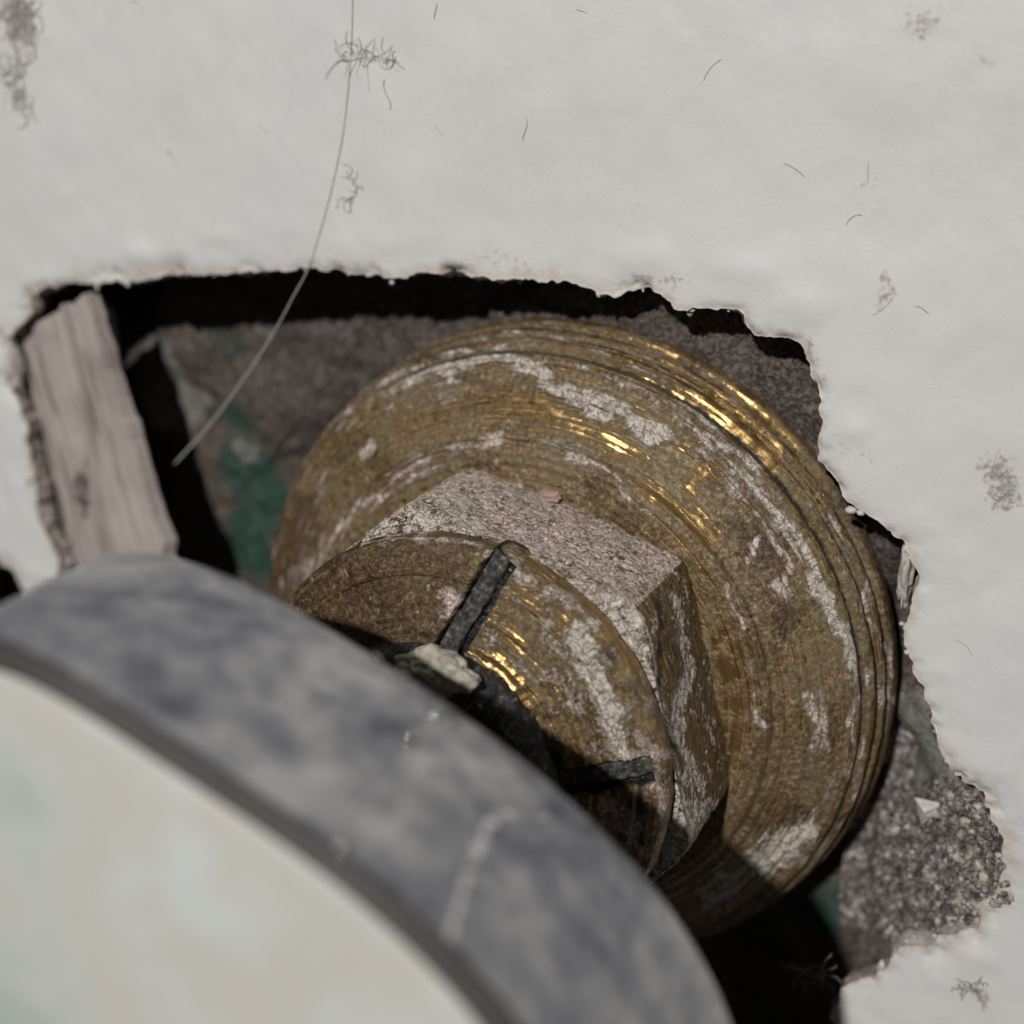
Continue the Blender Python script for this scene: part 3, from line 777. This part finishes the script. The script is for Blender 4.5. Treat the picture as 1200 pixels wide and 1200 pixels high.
# crumbs lying on the fitting
def crumb(name, u, v, y, s, mat, label, cat, seed, group=None):
    c = at(u, v, y)
    lv_, lf_ = lump(c, s, 5, .45, seed, 1.3)
    q_ = (lv_ - c); lv_ = c + q_ * (1 + .16 * fbm(lv_, 1.1, 4, seed) + .08 * fbm(lv_, 3.5, 2, seed + 3))[:, None]
    o = mk(name, lv_, lf_, mat, origin=c)
    return tag(o, label, cat, group)
crumb("mortar_crumb", 511, 786, -23.9, (2.6, 1.2, 1.25), M_CRUMB, "beige lump of mortar lying on the black rubber seal", "mortar crumb", 5)
_n = (math.cos(ROT - math.pi / 6), math.sin(ROT - math.pi / 6))
ry = min(np.linspace(-18, -8, 400), key=lambda y_: abs(at(643, 581, y_)[0] * _n[0] + at(643, 581, y_)[2] * _n[1] - AP - .25))   # rests on the upper flat
crumb("reddish_crumb", 643, 581, float(ry), (.75, .6, .45), M_COPPER, "small reddish crumb stuck on the upper flat of the hexagon", "crumb", 9)
c = at(1091, 950, -2.2)
tri = [(-1.15, 0, .75), (1.0, -.2, .8), (-.5, .1, -1.25), (-.35, -.75, .15), (.3, .5, .2), (.25, -.5, .55)]
chip = mk("plaster_chip", c + np.array(tri), [(0, 3, 5), (0, 5, 1), (3, 2, 5), (5, 2, 1), (0, 2, 3), (0, 1, 4), (1, 2, 4), (2, 0, 4)], M_CHIP, smooth=False, origin=c)
tag(chip, "white triangular plaster chip at the top of the gravelly mortar", "plaster chip")

# ================================================================== chrome cover plate hanging in front
CA = math.radians(-22.0)
CT = (math.cos(CA), math.sin(CA)); CN = (-math.sin(CA), math.cos(CA))
def capr(T, r, y):
    k = np.clip((-36.82 - y) / 13.89, 0, 1)                     # squarer and narrower towards the front
    cs = np.cos(T - CA)
    c_ = np.abs(cs) / np.where(cs > 0, 24.46 - 3.69 * k, 19.02 - 3.57 * k); s_ = np.abs(np.sin(T - CA)) / (15.49 + 1.6 * k)
    p = np.where(cs > 0, 2.28 + .53 * k, 3.4 + 1.19 * k)
    return r / 16.2 * (c_ ** p + s_ ** p) ** (-1 / p)
PL = empty("metal_cap", (0, -36.8, 0), "round-cornered metal cap with dull grey side and pale front, blurred in the foreground", "cap")
P, F, N, lv = lathe([(15.3, -37.6), (15.35, -37.0), (15.6, -36.8), (15.9, -36.85), (16.1, -37.1), (16.2, -37.8), (16.25, -42), (16.25, -46), (16.25, -50.2), (16.24, -50.4), (16.2, -50.45)], 720, 140, rfun=capr)
P = P + N * (fbm(P, .12, 3, 8) * .10)[:, None]
whp = strokes(P, [([(602, 955), (575, 968), (556, 1000), (545, 1040), (536, 1085), (520, 1130)], 6, .8), ([(600, 958), (640, 962)], 3, .6), ([(700, 930), (770, 1010), (850, 1110)], 2.0, .5), ([(640, 890), (700, 945)], 2.0, .4)], 5, .8)
rimo = mk("side", P, F, M_RIM, parent=PL, attrs={'lv': lv, 'white': whp})
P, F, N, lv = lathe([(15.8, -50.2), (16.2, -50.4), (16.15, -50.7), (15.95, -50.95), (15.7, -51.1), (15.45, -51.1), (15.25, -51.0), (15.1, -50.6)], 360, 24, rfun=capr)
mk("edge_dark_ring", P, F, M_EDGE_DARK, parent=PL)  # added ring that paints the dark line of the front edge, no real seal
P, F, N, lv = lathe([(15.4, -50.6), (15.38, -50.95), (15.2, -51.08), (12.6, -51.3), (9, -51.5), (4, -51.7), (.05, -51.75)], 300, 80, rfun=capr)
mk("front", P, F, M_FACE, parent=PL)
P, F, N, lv = lathe([(15.0, -50.5), (15.0, -45.0), (15.32, -37.55)], 240, 20, rfun=capr, it=0)
mk("lining", P, F, M_RIM, parent=PL, attrs={'lv': lv})
# chrome beads added on the side to catch the lamp as glints
def on_rim(u, v):
    for s in np.linspace(-52, -36, 600):
        p = at(u, v, s); th = math.atan2(p[2], p[0]); r = math.hypot(p[0], p[2])
        if r <= float(capr(np.array(th), 16.22, s)) and s > -50.3: return p, np.array([p[0] / r, 0, p[2] / r])
    return None, None
for k, (u, v, r_) in enumerate([(509, 837, .42), (481, 868, .36), (399, 993, .38), (440, 772, .26), (470, 792, .26), (533, 850, .2)]):
    p, n = on_rim(u, v)
    if p is None: continue
    v_, f_ = ico(3)
    mk("glint_bead", p - n * r_ * .15 + v_ * r_, f_, M_CHROME, parent=PL)

# ================================================================== bristle, lint and fibres
def wall_y(p):
    return float(w3[np.argmin((w3[:, 0] - p[0]) ** 2 + (w3[:, 2] - p[2]) ** 2), 1])

bp = [at(u, v, y) for u, v, y in [(411, -20, -5.25), (409, 60, -5.3), (404, 130, -5.3), (392, 200, -5.3), (375, 265, -5.35), (357, 316, -5.4), (338, 360, -4.8), (312, 405, -4.2), (282, 450, -3.7), (245, 500, -3.2), (205, 543, -2.8)]]
bl = smooth_line(bp, 90, 3)
for k in range(45):
    bl[k, 1] = wall_y(bl[k]) - .07
for _ in range(6):
    bl[1:-1, 1] = (bl[:-2, 1] + bl[1:-1, 1] * 2 + bl[2:, 1]) / 4
bv, bf = tube(bl, .07, 8, np.interp(np.linspace(0, 1, 90), [0, .45, .6, .97, 1], [.45, .55, .85, 1.15, .8]))
tag(mk("bristle", bv, bf, M_BRIST, origin=bl[45]), "long pale curved bristle hanging from the wall into the hole", "bristle")

def hair(c, ln, curl, r, seed, ang=None):
    rg = random.Random(seed)
    a = rg.uniform(0, 6.28) if ang is None else ang
    p = np.array(c, float)
    on = p[1] < -4.7
    if on: p[1] = wall_y(p) - rg.uniform(.02, .09)
    y0 = p[1]; pts = [p.copy()]
    k = rg.uniform(-curl, curl)
    n = 12
    for i in range(n):
        k = k * .8 + rg.uniform(-curl, curl) * .55
        a += k
        p = p + np.array([math.cos(a), rg.uniform(-.25, .25) * .4, math.sin(a)]) * ln / n
        p[1] = min(max(p[1], y0 - .12), y0 + .02)
        pts.append(p.copy())
    return tube(pts, r, 4, np.r_[.6, np.ones(n - 1), .5])

def tuft(name, spots, n, ln, curl, r, mat, label, seed, y=-5.28, cat="lint"):
    hs = []; rg = random.Random(seed)
    for k in range(n):
        u, v, sp_ = spots[k % len(spots)]
        c = at(u + rg.gauss(0, sp_), v + rg.gauss(0, sp_ * .6), y - rg.uniform(0, .15))
        hs.append(hair(c, ln * rg.uniform(.5, 1.4), curl, r * rg.uniform(.7, 1.2), seed * 100 + k))
    v_, f_ = join(hs)
    return tag(mk(name, v_, f_, mat, origin=v_.mean(0)), label, cat)
tuft("lint_tuft", [(410, 62, 9), (415, 68, 7), (435, 68, 9), (452, 78, 7)], 26, 1.7, .45, .017, M_LINT, "grey lint tuft on the wall crossed by the bristle", 11)
tuft("lint_tuft", [(408, 200, 4), (412, 215, 4), (404, 235, 4)], 12, 1.3, .7, .03, M_LINT2, "thin curly lint on the wall beside the bristle, above the hole", 12)
tuft("lint_tuft", [(22, 8, 9), (28, 25, 8), (18, 18, 8)], 60, 1.8, .5, .03, M_LINT2, "brownish fuzzy lint at the top left corner of the wall", 13)
tuft("lint_tuft", [(12, 110, 8), (28, 128, 7), (8, 90, 8), (20, 70, 8)], 34, 1.7, .6, .035, M_LINT2, "loose curly lint on the left edge of the wall below the corner fuzz", 14)
tuft("lint_tuft", [(1166, 560, 7), (1170, 580, 5)], 10, 1.2, .4, .018, M_LINT2, "faint dark lint smudge on the wall near the right edge", 15)
tuft("fibre_tuft", [(945, 1140, 4), (935, 1152, 4), (962, 1138, 5)], 14, 1.8, .35, .035, M_BRIST, "beige fibre tuft in the lower right of the hole", 16, y=-4.5, cat="fibre")
tuft("fibre_tuft", [(1130, 1165, 5), (1142, 1160, 5)], 26, .8, .6, .035, M_LINT, "small dark crumbly fibre clump on the wall below the mortar", 17, cat="fibre")
hs = []
rg = random.Random(5)
for k in range(9):
    while True:
        u, v = rg.uniform(0, 1200), rg.uniform(0, 1200)
        p = at(u, v, WY)
        if not inside(p[None, [0, 2]], ol)[0]: break
    hs.append(hair(p + [0, -.3, 0], rg.uniform(.5, 1.7),   .18, .012, 900 + k))
for u, v, a, l_ in [(205, 200, 5.0, 1.8), (302, 145, 1.2, 1.0), (610, 165, 4.6, 1.5), (507, 147, .9, .8), (506, 22, 5.2, 1.0), (1138, 770, 4.4, 1.5), (1015, 215, 5.0, 1.2), (990, 265, 5.0, 1.2)]:
    hs.append(hair(at(u, v, WY - .3), l_, .2, .018, int(u + v), -a))
v_, f_ = join(hs)
tag(mk("lint", v_, f_, M_LINT2, origin=v_.mean(0)), "fine stray lint hairs scattered over the wall", "lint", kind="stuff")
